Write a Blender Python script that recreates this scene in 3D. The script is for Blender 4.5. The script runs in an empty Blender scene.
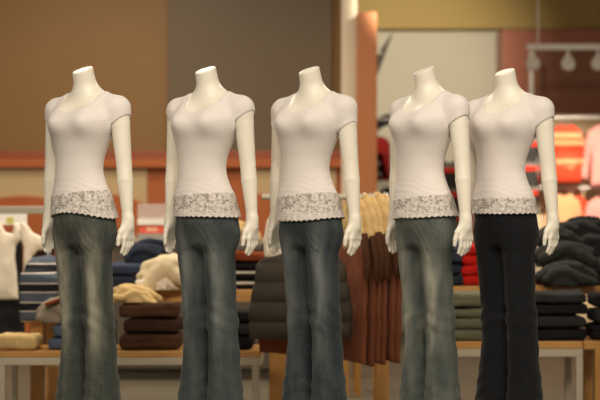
import bpy, bmesh, math, random
import numpy as np
from mathutils import Vector, Matrix
from mathutils.bvhtree import BVHTree

random.seed(7)
SC = bpy.context.scene
COL = SC.collection
PI = math.pi
CAM_Y, CAM_Z, FPX = -6.5, 1.25, 1560.0

def PX(px, Y): return (px - 300.0) * (Y - CAM_Y) / FPX          # metres across for a picture column at depth Y
def PZ(py, Y): return CAM_Z - (py - 200.0) * (Y - CAM_Y) / FPX  # height for a picture row at depth Y
def PL(n, Y): return n * (Y - CAM_Y) / FPX                      # length of n pixels at depth Y

# ------------------------------------------------------------------ object helpers
def tag(o, label=None, cat=None, group=None, kind=None):
    if label: o['label'] = label
    if cat: o['category'] = cat
    if group: o['group'] = group
    if kind: o['kind'] = kind
    return o

def link(name, me, mat=None, parent=None, loc=None, rot=None):
    o = bpy.data.objects.new(name, me)
    COL.objects.link(o)
    if mat is not None:
        me.materials.clear(); me.materials.append(mat)
    if parent is not None: o.parent = parent
    if loc is not None: o.location = loc
    if rot is not None: o.rotation_euler = rot
    return o

def empty(name, loc, label, cat, group=None, rz=0.0):
    o = bpy.data.objects.new(name, None)
    COL.objects.link(o)
    o.location = loc; o.rotation_euler = (0, 0, rz)
    o.empty_display_size = 0.1
    return tag(o, label, cat, group)

def copy_tree(o, parent=None):
    c = o.copy(); COL.objects.link(c)
    if parent is not None: c.parent = parent
    for ch in [x for x in COL.objects if x.parent == o]:
        copy_tree(ch, c)
    return c

def mesh_from(name, verts, faces, smooth=True):
    me = bpy.data.meshes.new(name)
    me.from_pydata([tuple(map(float, v)) for v in verts] if not isinstance(verts, np.ndarray) else verts.tolist(), [],
                   faces.tolist() if isinstance(faces, np.ndarray) else faces)
    me.update()
    if smooth:
        me.polygons.foreach_set('use_smooth', [True] * len(me.polygons))
    return me

class MB:
    """collects boxes, tubes and prisms into one mesh"""
    def __init__(s): s.bm = bmesh.new()
    def box(s, x0, x1, y0, y1, z0, z1, bev=0.0):
        r = bmesh.ops.create_cube(s.bm, size=1.0)
        vs = r['verts']
        for v in vs:
            v.co = Vector(((x0 + x1) / 2 + v.co.x * (x1 - x0), (y0 + y1) / 2 + v.co.y * (y1 - y0), (z0 + z1) / 2 + v.co.z * (z1 - z0)))
        if bev > 0:
            es = list({e for v in vs for e in v.link_edges})
            bmesh.ops.bevel(s.bm, geom=es, offset=bev, segments=2, affect='EDGES', profile=0.5)
        return s
    def tube(s, pts, r, n=10, caps=True):
        pts = [Vector(p) for p in pts]
        rs = r if isinstance(r, (list, tuple)) else [r] * len(pts)
        rings = []
        up = None
        for i, p in enumerate(pts):
            t = (pts[min(i + 1, len(pts) - 1)] - pts[max(i - 1, 0)]).normalized()
            if up is None:
                up = t.orthogonal().normalized()
            else:
                up = (up - t * up.dot(t))
                up = up.normalized() if up.length > 1e-6 else t.orthogonal().normalized()
            b = t.cross(up)
            rings.append([s.bm.verts.new(p + (up * math.cos(2 * PI * k / n) + b * math.sin(2 * PI * k / n)) * rs[i]) for k in range(n)])
        for a, b in zip(rings, rings[1:]):
            for k in range(n):
                s.bm.faces.new((a[k], a[(k + 1) % n], b[(k + 1) % n], b[k]))
        if caps:
            s.bm.faces.new(rings[0][::-1]); s.bm.faces.new(rings[-1])
        return s
    def lathe(s, prof, n=20, at=(0, 0, 0), axis='Z'):
        rings = []
        for r, z in prof:
            ring = []
            for k in range(n):
                a = 2 * PI * k / n
                c = Vector((r * math.cos(a), r * math.sin(a), z))
                if axis == 'X': c = Vector((c.z, c.x, c.y))
                if axis == 'Y': c = Vector((c.x, c.z, c.y))
                ring.append(s.bm.verts.new(c + Vector(at)))
            rings.append(ring)
        for a, b in zip(rings, rings[1:]):
            for k in range(n):
                s.bm.faces.new((a[k], a[(k + 1) % n], b[(k + 1) % n], b[k]))
        s.bm.faces.new(rings[0][::-1]); s.bm.faces.new(rings[-1])
        return s
    def prism(s, pts, y0, y1):
        a = [s.bm.verts.new((p[0], y0, p[1])) for p in pts]
        b = [s.bm.verts.new((p[0], y1, p[1])) for p in pts]
        n = len(pts)
        s.bm.faces.new(a); s.bm.faces.new(b[::-1])
        for k in range(n):
            s.bm.faces.new((a[k], b[k], b[(k + 1) % n], a[(k + 1) % n]))
        return s
    def build(s, name, mat, parent=None, loc=None, rot=None, smooth=False):
        bmesh.ops.recalc_face_normals(s.bm, faces=s.bm.faces[:])
        me = bpy.data.meshes.new(name)
        s.bm.to_mesh(me); s.bm.free()
        if smooth:
            me.polygons.foreach_set('use_smooth', [True] * len(me.polygons))
            try: me.set_sharp_from_angle(angle=math.radians(40))
            except Exception: pass
        return link(name, me, mat, parent, loc, rot)

# ------------------------------------------------------------------ implicit surfaces
def smin(a, b, k):
    if k <= 0: return np.minimum(a, b)
    h = np.maximum(k - np.abs(a - b), 0.0) / k
    return np.minimum(a, b) - h * h * k * 0.25
def smax(a, b, k): return -smin(-a, -b, k)
def sstep(e0, e1, x):
    t = np.clip((x - e0) / (e1 - e0), 0, 1)
    return t * t * (3 - 2 * t)

def cap(a, b, ra, rb):
    a = np.array(a, dtype=np.float32); b = np.array(b, dtype=np.float32)
    ab = b - a; L2 = float(ab @ ab)
    def f(X, Y, Z):
        px, py, pz = X - a[0], Y - a[1], Z - a[2]
        t = np.clip((px * ab[0] + py * ab[1] + pz * ab[2]) / L2, 0, 1)
        return np.sqrt((px - t * ab[0]) ** 2 + (py - t * ab[1]) ** 2 + (pz - t * ab[2]) ** 2) - (ra + (rb - ra) * t)
    m = max(ra, rb)
    f.lo = np.minimum(a, b) - m; f.hi = np.maximum(a, b) + m
    return f
def ell(c, r):
    c = np.array(c, dtype=np.float32); r = np.array(r, dtype=np.float32)
    def f(X, Y, Z):
        q = np.sqrt(((X - c[0]) / r[0]) ** 2 + ((Y - c[1]) / r[1]) ** 2 + ((Z - c[2]) / r[2]) ** 2)
        return (q - 1) * float(r.min())
    f.lo = c - r; f.hi = c + r
    return f

class Field:
    def __init__(s, lo, hi, h):
        s.lo = np.array(lo, dtype=np.float64); s.h = h
        s.ax = [np.arange(lo[i], hi[i] + h, h, dtype=np.float32) for i in range(3)]
        s.D = np.full([len(a) for a in s.ax], 0.2, dtype=np.float32)
    def grids(s, sl=None):
        sl = sl or [slice(None)] * 3
        return (s.ax[0][sl[0]][:, None, None], s.ax[1][sl[1]][None, :, None], s.ax[2][sl[2]][None, None, :])
    def add(s, f, k=0.0, m=0.05, lo=None, hi=None):
        m = max(m, 1.3 * k)
        lo = f.lo if lo is None else lo; hi = f.hi if hi is None else hi
        sl = []
        for i in range(3):
            a = int(np.searchsorted(s.ax[i], lo[i] - m)); b = int(np.searchsorted(s.ax[i], hi[i] + m))
            if b <= a: return s
            sl.append(slice(a, b))
        sl = tuple(sl)
        d = f(*s.grids(sl))
        s.D[sl] = smin(s.D[sl], np.broadcast_to(d, s.D[sl].shape), k)
        return s
    def nets(s, smooth_iters=0):
        D = s.D; nx, ny, nz = D.shape
        ins = D < 0
        c = np.zeros((nx - 1, ny - 1, nz - 1), dtype=np.int8)
        for i in (0, 1):
            for j in (0, 1):
                for k in (0, 1):
                    c += ins[i:nx - 1 + i, j:ny - 1 + j, k:nz - 1 + k]
        act = np.argwhere((c > 0) & (c < 8))
        idx = np.full(c.shape, -1, dtype=np.int32)
        idx[act[:, 0], act[:, 1], act[:, 2]] = np.arange(len(act))
        cv = {}
        for i in (0, 1):
            for j in (0, 1):
                for k in (0, 1):
                    cv[(i, j, k)] = D[act[:, 0] + i, act[:, 1] + j, act[:, 2] + k]
        acc = np.zeros((len(act), 3)); cnt = np.zeros(len(act))
        for p in cv:
            for ax in range(3):
                if p[ax] == 0:
                    q = list(p); q[ax] = 1; q = tuple(q)
                    a, b = cv[p], cv[q]
                    m = (a < 0) != (b < 0)
                    t = np.where(m, a / np.where(m, a - b, 1), 0)
                    pt = np.tile(np.array(p, dtype=float), (len(act), 1)); pt[:, ax] = t
                    acc += pt * m[:, None]; cnt += m
        V = (act + acc / cnt[:, None]) * s.h + s.lo
        quads = []
        I = ins
        def emit(m, e, A, B, C, Dd):
            w = np.argwhere(m)
            if len(w) == 0: return
            w = w + e
            def g(o): return idx[w[:, 0] - o[0], w[:, 1] - o[1], w[:, 2] - o[2]]
            return w, np.stack([g(A), g(B), g(C), g(Dd)], 1)
        for ax in range(3):
            sl0 = [slice(1, -1)] * 3; sl1 = [slice(1, -1)] * 3
            sl0[ax] = slice(0, -1); sl1[ax] = slice(1, None)
            a = I[tuple(sl0)]; b = I[tuple(sl1)]
            off = np.array([1, 1, 1]); off[ax] = 0
            u, v = [(1, 2), (2, 0), (0, 1)][ax]
            U = [0, 0, 0]; U[u] = 1; W = [0, 0, 0]; W[v] = 1
            UW = [U[n] + W[n] for n in range(3)]
            for cond, flip in ((a & ~b, False), (~a & b, True)):
                r = emit(cond, off, [0, 0, 0], U, UW, W)
                if r is None: continue
                q = r[1]
                q = q[(q >= 0).all(1)]
                quads.append(q[:, ::-1] if flip else q)
        Q = np.concatenate(quads) if quads else np.zeros((0, 4), int)
        for _ in range(smooth_iters):
            S = np.zeros_like(V); n = np.zeros(len(V))
            for a, b in ((0, 1), (1, 2), (2, 3), (3, 0)):
                np.add.at(S, Q[:, a], V[Q[:, b]]); np.add.at(S, Q[:, b], V[Q[:, a]])
                np.add.at(n, Q[:, a], 1); np.add.at(n, Q[:, b], 1)
            V = V * 0.4 + S / np.maximum(n, 1)[:, None] * 0.6
        return V, Q

def tris(Q): return np.concatenate([Q[:, [0, 1, 2]], Q[:, [0, 2, 3]]])

def clip(V, T, g):
    """keep the side of a triangle mesh where g > 0, cutting edges exactly"""
    ins = g > 0
    n = ins[T].sum(1)
    keep = T[n == 3].tolist()
    V = V.tolist(); cache = {}
    def cut(a, b):
        k = (a, b) if a < b else (b, a)
        if k not in cache:
            t = g[a] / (g[a] - g[b])
            cache[k] = len(V)
            V.append([V[a][i] + (V[b][i] - V[a][i]) * t for i in range(3)])
        return cache[k]
    for t in T[(n == 1) | (n == 2)]:
        t = [int(x) for x in t]
        poly = []
        for i in range(3):
            a, b = t[i], t[(i + 1) % 3]
            if ins[a]: poly.append(a)
            if ins[a] != ins[b]: poly.append(cut(a, b))
        for i in range(1, len(poly) - 1): keep.append([poly[0], poly[i], poly[i + 1]])
    V = np.array(V); T = np.array(keep)
    used = np.unique(T); m = np.full(len(V), -1); m[used] = np.arange(len(used))
    return V[used], m[T]

def vnormals(V, T):
    N = np.zeros_like(V)
    fn = np.cross(V[T[:, 1]] - V[T[:, 0]], V[T[:, 2]] - V[T[:, 0]])
    for i in range(3): np.add.at(N, T[:, i], fn)
    return N / np.maximum(np.linalg.norm(N, axis=1), 1e-9)[:, None]

def wob(X, Y, Z, f=1.0, s=0.0):
    """smooth pseudo noise in about -1..1"""
    return (np.sin(X * f * 7.1 + Y * f * 3.3 + s) * np.sin(Z * f * 6.3 - X * f * 2.1 + s * 1.7)
            + np.sin(Y * f * 8.7 - Z * f * 4.9 + s * 2.3) * np.sin(X * f * 4.7 + Z * f * 3.1 + s * 0.7)
            + 0.6 * np.sin(X * f * 13.1 + s * 3.1) * np.sin(Y * f * 11.9 + Z * f * 12.3 + s)) / 2.2

# ------------------------------------------------------------------ materials
def nodes(name):
    m = bpy.data.materials.new(name); m.use_nodes = True
    nt = m.node_tree
    return m, nt, nt.nodes['Principled BSDF']
def N(nt, t, **kw):
    n = nt.nodes.new(t)
    for k, v in kw.items():
        if k in n.inputs: n.inputs[k].default_value = v
        else: setattr(n, k, v)
    return n
def rgb(c): return (c[0], c[1], c[2], 1.0)
def hexc(h):
    h = h.lstrip('#')
    f = lambda v: v / 12.92 if v <= 0.04045 else ((v + 0.055) / 1.055) ** 2.4
    return tuple(f(int(h[i:i + 2], 16) / 255) for i in (0, 2, 4))

def plain(name, col, rough=0.6, metal=0.0, var=0.06, scale=6.0, bump=0.0, bscale=200.0, spec=0.5, coat=0.0):
    m, nt, b = nodes(name)
    tc = N(nt, 'ShaderNodeTexCoord')
    nz = N(nt, 'ShaderNodeTexNoise'); nz.inputs['Scale'].default_value = scale; nz.inputs['Detail'].default_value = 4
    nt.links.new(tc.outputs['Object'], nz.inputs['Vector'])
    mx = N(nt, 'ShaderNodeMix', data_type='RGBA')
    mx.inputs[6].default_value = rgb([c * (1 - var) for c in col]); mx.inputs[7].default_value = rgb([min(1, c * (1 + var)) for c in col])
    nt.links.new(nz.outputs['Fac'], mx.inputs[0]); nt.links.new(mx.outputs[2], b.inputs['Base Color'])
    b.inputs['Roughness'].default_value = rough; b.inputs['Metallic'].default_value = metal
    b.inputs['Specular IOR Level'].default_value = spec
    if coat: b.inputs['Coat Weight'].default_value = coat
    if bump > 0:
        n2 = N(nt, 'ShaderNodeTexNoise'); n2.inputs['Scale'].default_value = bscale
        nt.links.new(tc.outputs['Object'], n2.inputs['Vector'])
        bp = N(nt, 'ShaderNodeBump'); bp.inputs['Strength'].default_value = bump; bp.inputs['Distance'].default_value = 0.004
        nt.links.new(n2.outputs['Fac'], bp.inputs['Height']); nt.links.new(bp.outputs['Normal'], b.inputs['Normal'])
    return m

def cloth(name, col, var=0.15, scale=14, bump=0.35, bscale=120, rough=0.9):
    m = plain(name, col, rough, 0, var, scale, bump, bscale, spec=0.15)
    return m

def striped(name, cols, period, axis=2, offset=0.0):
    """woven stripes repeating every `period` metres; cols = list of (fraction start, colour)"""
    m, nt, b = nodes(name)
    tc = N(nt, 'ShaderNodeTexCoord'); sx = N(nt, 'ShaderNodeSeparateXYZ')
    nt.links.new(tc.outputs['Object'], sx.inputs[0])
    a = N(nt, 'ShaderNodeMath', operation='MULTIPLY_ADD'); a.inputs[1].default_value = 1 / period; a.inputs[2].default_value = offset + 20
    nt.links.new(sx.outputs[axis], a.inputs[0])
    f = N(nt, 'ShaderNodeMath', operation='FRACT'); nt.links.new(a.outputs[0], f.inputs[0])
    r = N(nt, 'ShaderNodeValToRGB'); r.color_ramp.interpolation = 'CONSTANT'
    els = r.color_ramp.elements
    els[0].position = cols[0][0]; els[0].color = rgb(cols[0][1])
    els[1].position = cols[1][0]; els[1].color = rgb(cols[1][1])
    for p, c in cols[2:]:
        e = els.new(p); e.color = rgb(c)
    nt.links.new(f.outputs[0], r.inputs[0]); nt.links.new(r.outputs[0], b.inputs['Base Color'])
    b.inputs['Roughness'].default_value = 0.9; b.inputs['Specular IOR Level'].default_value = 0.15
    return m

def wood(name, c1, c2, axis='X'):
    m, nt, b = nodes(name)
    tc = N(nt, 'ShaderNodeTexCoord'); mp = N(nt, 'ShaderNodeMapping')
    mp.inputs['Scale'].default_value = (1.2, 14, 14) if axis == 'X' else (14, 14, 1.2)
    nt.links.new(tc.outputs['Object'], mp.inputs[0])
    nz = N(nt, 'ShaderNodeTexNoise'); nz.inputs['Scale'].default_value = 3; nz.inputs['Detail'].default_value = 6; nz.inputs['Distortion'].default_value = 0.6
    nt.links.new(mp.outputs[0], nz.inputs['Vector'])
    r = N(nt, 'ShaderNodeValToRGB')
    r.color_ramp.elements[0].position = 0.3; r.color_ramp.elements[0].color = rgb(c1)
    r.color_ramp.elements[1].position = 0.7; r.color_ramp.elements[1].color = rgb(c2)
    nt.links.new(nz.outputs['Fac'], r.inputs[0]); nt.links.new(r.outputs[0], b.inputs['Base Color'])
    b.inputs['Roughness'].default_value = 0.42
    return m

def denim(name, dark, light, fade=0.8, seed=0.0):
    """indigo twill with worn, lighter thighs and knees (the wash of the cloth itself)"""
    m, nt, b = nodes(name)
    L = nt.links.new
    tc = N(nt, 'ShaderNodeTexCoord'); sx = N(nt, 'ShaderNodeSeparateXYZ'); L(tc.outputs['Object'], sx.inputs[0])
    def mth(op, a, bb=None, c=None):
        n = N(nt, 'ShaderNodeMath', operation=op)
        for i, v in enumerate((a, bb, c)):
            if v is None: continue
            if isinstance(v, (int, float)): n.inputs[i].default_value = v
            else: L(v, n.inputs[i])
        return n.outputs[0]
    def mr(v, a, bb, c=0.0, d=1.0):
        n = N(nt, 'ShaderNodeMapRange', interpolation_type='SMOOTHSTEP')
        n.inputs[1].default_value = a; n.inputs[2].default_value = bb; n.inputs[3].default_value = c; n.inputs[4].default_value = d
        L(v, n.inputs[0]); return n.outputs[0]
    ax = mth('ABSOLUTE', sx.outputs[0])
    off = mth('ABSOLUTE', mth('SUBTRACT', ax, 0.078))
    mid = mr(off, 0.0, 0.05, 1.0, 0.0)
    front = mr(sx.outputs[1], -0.06, 0.0, 1.0, 0.0)
    band = mth('MULTIPLY', mr(sx.outputs[2], 0.25, 0.5), mr(sx.outputs[2], 0.74, 0.88, 1.0, 0.15))
    mp = N(nt, 'ShaderNodeMapping'); mp.inputs['Scale'].default_value = (9, 9, 2.5); mp.inputs['Location'].default_value = (seed, seed, seed)
    L(tc.outputs['Object'], mp.inputs[0])
    nz = N(nt, 'ShaderNodeTexNoise'); nz.inputs['Scale'].default_value = 2.0; nz.inputs['Detail'].default_value = 6; L(mp.outputs[0], nz.inputs['Vector'])
    n1 = mr(nz.outputs['Fac'], 0.32, 0.72)
    wash = mth('MULTIPLY', mth('MULTIPLY', mid, front), mth('MULTIPLY', band, mth('ADD', mth('MULTIPLY', n1, 0.6), 0.4)))
    fac = mth('ADD', mth('MULTIPLY', wash, fade), mth('MULTIPLY', n1, 0.16))
    mp2 = N(nt, 'ShaderNodeMapping'); mp2.inputs['Scale'].default_value = (1, 1, 0.25); L(tc.outputs['Object'], mp2.inputs[0])
    tw = N(nt, 'ShaderNodeTexNoise'); tw.inputs['Scale'].default_value = 420; tw.inputs['Detail'].default_value = 2; L(mp2.outputs[0], tw.inputs['Vector'])
    fac = mth('ADD', fac, mth('MULTIPLY', mth('SUBTRACT', tw.outputs['Fac'], 0.5), 0.35))
    mx = N(nt, 'ShaderNodeMix', data_type='RGBA'); mx.clamp_factor = True
    mx.inputs[6].default_value = rgb(dark); mx.inputs[7].default_value = rgb(light)
    L(fac, mx.inputs[0]); L(mx.outputs[2], b.inputs['Base Color'])
    b.inputs['Roughness'].default_value = 0.85; b.inputs['Specular IOR Level'].default_value = 0.2
    b.inputs['Sheen Weight'].default_value = 0.08
    bp = N(nt, 'ShaderNodeBump'); bp.inputs['Strength'].default_value = 0.25; bp.inputs['Distance'].default_value = 0.006
    n3 = N(nt, 'ShaderNodeTexNoise'); n3.inputs['Scale'].default_value = 18; n3.inputs['Detail'].default_value = 5; L(tc.outputs['Object'], n3.inputs['Vector'])
    L(n3.outputs['Fac'], bp.inputs['Height']); L(bp.outputs['Normal'], b.inputs['Normal'])
    return m

def lace_mat(name):
    """white floral lace: solid threads over an open grey ground"""
    m, nt, b = nodes(name)
    L = nt.links.new
    tc = N(nt, 'ShaderNodeTexCoord')
    vo = N(nt, 'ShaderNodeTexVoronoi'); vo.feature = 'DISTANCE_TO_EDGE'; vo.inputs['Scale'].default_value = 88; L(tc.outputs['Object'], vo.inputs['Vector'])
    nz = N(nt, 'ShaderNodeTexNoise'); nz.inputs['Scale'].default_value = 46; nz.inputs['Detail'].default_value = 3; nz.inputs['Distortion'].default_value = 1.0
    L(tc.outputs['Object'], nz.inputs['Vector'])
    r1 = N(nt, 'ShaderNodeMapRange'); r1.inputs[1].default_value = 0.03; r1.inputs[2].default_value = 0.16; L(vo.outputs['Distance'], r1.inputs[0])
    r2 = N(nt, 'ShaderNodeMapRange'); r2.inputs[1].default_value = 0.36; r2.inputs[2].default_value = 0.56; L(nz.outputs['Fac'], r2.inputs[0])
    mu = N(nt, 'ShaderNodeMath', operation='MULTIPLY'); L(r1.outputs[0], mu.inputs[0]); L(r2.outputs[0], mu.inputs[1])
    # the openwork sits in the middle of the band
    sx = N(nt, 'ShaderNodeSeparateXYZ'); L(tc.outputs['Object'], sx.inputs[0])
    zb = N(nt, 'ShaderNodeMapRange', interpolation_type='SMOOTHSTEP'); zb.inputs[1].default_value = 0.905; zb.inputs[2].default_value = 0.945; zb.inputs[3].default_value = 0.25; zb.inputs[4].default_value = 1.0
    L(sx.outputs[2], zb.inputs[0])
    m2 = N(nt, 'ShaderNodeMath', operation='MULTIPLY'); L(mu.outputs[0], m2.inputs[0]); L(zb.outputs[0], m2.inputs[1])
    mx = N(nt, 'ShaderNodeMix', data_type='RGBA'); mx.inputs[6].default_value = rgb((0.76, 0.70, 0.66)); mx.inputs[7].default_value = rgb((0.30, 0.26, 0.23))
    L(m2.outputs[0], mx.inputs[0]); L(mx.outputs[2], b.inputs['Base Color'])
    b.inputs['Roughness'].default_value = 0.85; b.inputs['Specular IOR Level'].default_value = 0.2
    bp = N(nt, 'ShaderNodeBump'); bp.invert = True; bp.inputs['Strength'].default_value = 0.8; bp.inputs['Distance'].default_value = 0.003
    L(m2.outputs[0], bp.inputs['Height']); L(bp.outputs['Normal'], b.inputs['Normal'])
    return m

def tiles(name, c1, c2, size):
    m, nt, b = nodes(name)
    tc = N(nt, 'ShaderNodeTexCoord'); br = N(nt, 'ShaderNodeTexBrick')
    br.offset = 0; br.inputs['Scale'].default_value = 1.0
    br.inputs['Color1'].default_value = rgb(c1); br.inputs['Color2'].default_value = rgb(c2); br.inputs['Mortar'].default_value = rgb([c * 0.7 for c in c1])
    br.inputs['Brick Width'].default_value = size; br.inputs['Row Height'].default_value = size; br.inputs['Mortar Size'].default_value = 0.004
    nt.links.new(tc.outputs['Object'], br.inputs['Vector']); nt.links.new(br.outputs['Color'], b.inputs['Base Color'])
    b.inputs['Roughness'].default_value = 0.6
    return m

M = {
    'skin': plain('mannequin_paint', (0.82, 0.77, 0.66), 0.42, var=0.015, scale=3),
    'shirt': cloth('white_jersey', (0.745, 0.69, 0.665), var=0.02, bump=0.08, bscale=300),
    'lace': lace_mat('white_lace'),
    'seam': plain('seam_thread', hexc('#6f705f'), 0.8),
    'chrome': plain('chrome', (0.72, 0.70, 0.66), 0.22, 1.0, var=0.02),
    'steel': plain('painted_steel', hexc('#c3b8a2'), 0.45, var=0.03),
    'wood': wood('maple_veneer', hexc('#c08a48'), hexc('#cf9c58')),
    'woodleg': wood('maple_leg', hexc('#bd8745'), hexc('#cb9752'), 'Z'),
    'white': plain('white_laminate', (0.78, 0.74, 0.66), 0.4, var=0.02),
}

# ------------------------------------------------------------------ the mannequin (front faces -Y, body's left is +X, feet at z = 0)
ST = np.array([  # z, half width, half depth, centre x, centre y
    (0.78, .118, .085, 0, .004), (0.83, .130, .098, 0, .004), (0.88, .124, .100, -.008, -.014), (0.93, .123, .098, -.009, -.016), (0.99, .124, .092, -.009, -.016),
    (1.05, .105, .082, -.016, -.018), (1.10, .098, .078, -.020, -.020), (1.15, .102, .080, -.018, -.018), (1.20, .117, .088, -.012, -.018),
    (1.26, .136, .097, -.004, -.016), (1.31, .145, .096, 0, -.006), (1.35, .133, .084, 0, .010), (1.39, .092, .064, 0, .014), (1.42, .050, .048, 0, .015)])
ZF = np.linspace(.70, 1.50, 401)
_k = np.exp(-(np.arange(-18, 19) * .002) ** 2 / (2 * .012 ** 2)); _k /= _k.sum()
STF = [np.convolve(np.pad(np.interp(ZF, ST[:, 0], ST[:, i]), 18, 'edge'), _k, 'valid') for i in range(1, 5)]
def torso(X, Y, Z):
    a, b, cx, cy = [np.interp(Z, ZF, q).astype(np.float32) for q in STF]
    q = np.sqrt(((X - cx) / a) ** 2 + ((Y - cy) / b) ** 2)
    d = (q - 1) * np.minimum(a, b)
    return smax(d, np.maximum(0.79 - Z, Z - 1.41), 0.02)
torso.lo = np.array((-.16, -.13, .77)); torso.hi = np.array((.16, .13, 1.43))
def bust(X, Y, Z, A, bridge):
    sz = np.where(Z > 1.302, .054, .041)
    g = [np.exp(-((X - q * .080) ** 2) / (2 * .038 ** 2) - ((Z - 1.302) / sz) ** 2 / 2) for q in (-1, 1)]
    mid = np.exp(-(X ** 2) / (2 * .045 ** 2) - ((Z - 1.296) / (sz * 1.05)) ** 2 / 2)
    return (A * (g[0] + g[1]) + bridge * mid) * sstep(-.01, -.075, Y)
def chest(A, bridge):
    def f(X, Y, Z): return torso(X, Y, Z) - bust(X, Y, Z, A, bridge)
    f.lo = torso.lo - np.array((0, .05, 0)); f.hi = torso.hi
    return f
GLUTE = [ell((s * .049, .030, .875), (.060, .054, .076)) for s in (-1, 1)]
CLAV = [cap((s * .03, .016, 1.392), (s * .150, .012, 1.358), .046, .043) for s in (-1, 1)]
NECK = [cap((0, .016, 1.38), (0, -.036, 1.56), .052, .0415)]
ARMS = {
    1: [(.161, .012, 1.350), (.184, .016, 1.12), (.213, .004, .895)],
    -1: [(-.167, .012, 1.350), (-.187, .012, 1.12), (-.198, .002, .895)],
}
def arm_prims(s):
    a, e, w = [np.array(p) for p in ARMS[s]]
    m1 = a * .72 + e * .28
    f1 = e * .72 + w * .28
    return [cap(a, m1, .043, .040), cap(m1, e, .040, .032), cap(e, f1, .032, .0325), cap(f1, w, .0325, .0215)]
def hand_prims(s):
    w = np.array(ARMS[s][2])
    def q(dx, dy, dz): return w + np.array((s * dx, dy, dz))
    P = [(cap(q(0, 0, .0), q(.002, -.002, -.03), .021, .024), .02)]
    # palm: four metacarpal rays, thin across x
    for k in range(4):
        y = -.030 + .0195 * k
        P.append((cap(q(.001, y * .35, -.02), q(.003, y, -.076), .013, .0105), .014))
    for k, (ln, r) in enumerate(((.058, .0085), (.066, .0088), (.061, .0084), (.047, .0076))):
        y = -.030 + .0195 * k
        a = q(.003, y, -.076); b = q(.002, y * .92 - .003, -.076 - ln * .55); c = q(-.008, y * .80 - .009, -.076 - ln)
        P.append((cap(a, b, r + .0008, r), .004)); P.append((cap(b, c, r, r - .0012), .003))
    a = q(-.004, -.012, -.018); b = q(-.008, -.040, -.050); c = q(-.010, -.050, -.078); d = q(-.012, -.052, -.102)
    P.append((cap(a, b, .014, .0115), .012)); P.append((cap(b, c, .0105, .0095), .004)); P.append((cap(c, d, .0095, .0078), .003))
    return P
LEGS = {s: [(s * .066 - .008, -.010, .84), (s * .067 + (0 if s > 0 else .003), .004, .48), (s * .078, .020, .10)] for s in (-1, 1)}
def leg_prims(s):
    h, k, a = [np.array(p) for p in LEGS[s]]
    calf = k * .68 + a * .32 + np.array((0, .012, 0))
    return [cap(h, k, .052, .036), cap(k, calf, .036, .037), cap(calf, a, .037, .026),
            cap(a, a + np.array((0, .012, -.055)), .028, .030),
            cap(a + np.array((0, .0, -.05)), (s * .080, -.105, .028), .032, .024), cap((s * .080, -.105, .028), (s * .080, -.15, .02), .024, .017)]

def add_body(F, legs=True):
    F.add(chest(.040, 0), 0)
    for f in GLUTE: F.add(f, .05)
    for f in CLAV: F.add(f, .045)
    for f in NECK: F.add(f, .040)
    for s in (-1, 1):
        for i, f in enumerate(arm_prims(s)): F.add(f, .030 if i == 0 else .003)
        for f, k in hand_prims(s): F.add(f, k)
        if legs:
            for i, f in enumerate(leg_prims(s)): F.add(f, .03 if i == 0 else .012)
    return F

def build_body_mesh():
    F = add_body(Field((-.29, -.20, 0.0), (.30, .15, 1.60), .0034))
    X, Y, Z = F.grids()
    # slanted cut across the neck, dropping towards the front; soles flat on the plinth
    cut = (Z - (1.515 + .42 * (Y + .028) + .10 * X)) / math.sqrt(1 + .46 ** 2)
    F.D = smax(F.D, np.broadcast_to(cut, F.D.shape).astype(np.float32), .004)
    F.D = np.maximum(F.D, np.broadcast_to(.006 - Z, F.D.shape))
    V, Q = F.nets()
    return mesh_from('mannequin_body', V, Q)

def shirt_base():
    F = Field((-.26, -.20, .80), (.26, .17, 1.50), .0045)
    F.add(chest(.038, .018), 0)
    for f in GLUTE: F.add(f, .05)
    for f in CLAV: F.add(f, .045)
    for f in NECK: F.add(f, .04)
    for s in (-1, 1):
        for i, f in enumerate(arm_prims(s)[:2]): F.add(f, .030 if i == 0 else .003)
    X, Y, Z = F.grids()
    arm = np.minimum.reduce([np.broadcast_to(f(X, Y, Z), F.D.shape) for s in (-1, 1) for f in arm_prims(s)[:2]])
    off = .0060 + .0045 * sstep(1.10, .98, Z) - .0030 * np.maximum(sstep(.02, .004, arm), sstep(1.33, 1.39, Z))
    F.D = F.D - off
    # pulled folds round the waist just above the lace, and softer ones under the bust
    fold = .0006 * np.sin(Z * 260 + 4.5 * np.sin(X * 17 + Y * 11) + 3 * wob(X, Y, Z, 2.0, .3)) * sstep(1.09, 1.03, Z) * sstep(.985, 1.0, Z)
    fold = fold + .0014 * wob(X, Y, Z, 3.2, 1.3) * sstep(1.26, 1.1, Z)
    F.D = F.D - fold.astype(np.float32)
    V, Q = F.nets(1)
    return V, tris(Q)

def shirt_gs(V, drop=0.0):
    X, Y, Z = V[:, 0], V[:, 1], V[:, 2]
    rz = .124 - .070 * sstep(-.05, .05, Y)
    up = np.minimum(Z - 1.462, 0) / rz
    gn = ((np.abs(X / .097) ** 2.5 + np.abs(up) ** 2.5) ** .4 - 1) * .09
    gn = np.where(Z < 1.30, 1.0, gn)
    gs = np.full(len(V), 1.0)
    for s in (-1, 1):
        dt = torso(X, Y, Z) - .004
        da = np.min([f(X, Y, Z) for f in arm_prims(s)], axis=0)
        g = np.maximum(Z - (1.278 - drop + (s * X - .132) * (.84 - 5 * drop)), (da - dt) * 1.0)
        g = np.where(s * X > .09, g, 1.0)
        gs = np.minimum(gs, g)
    return gn, gs

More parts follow.
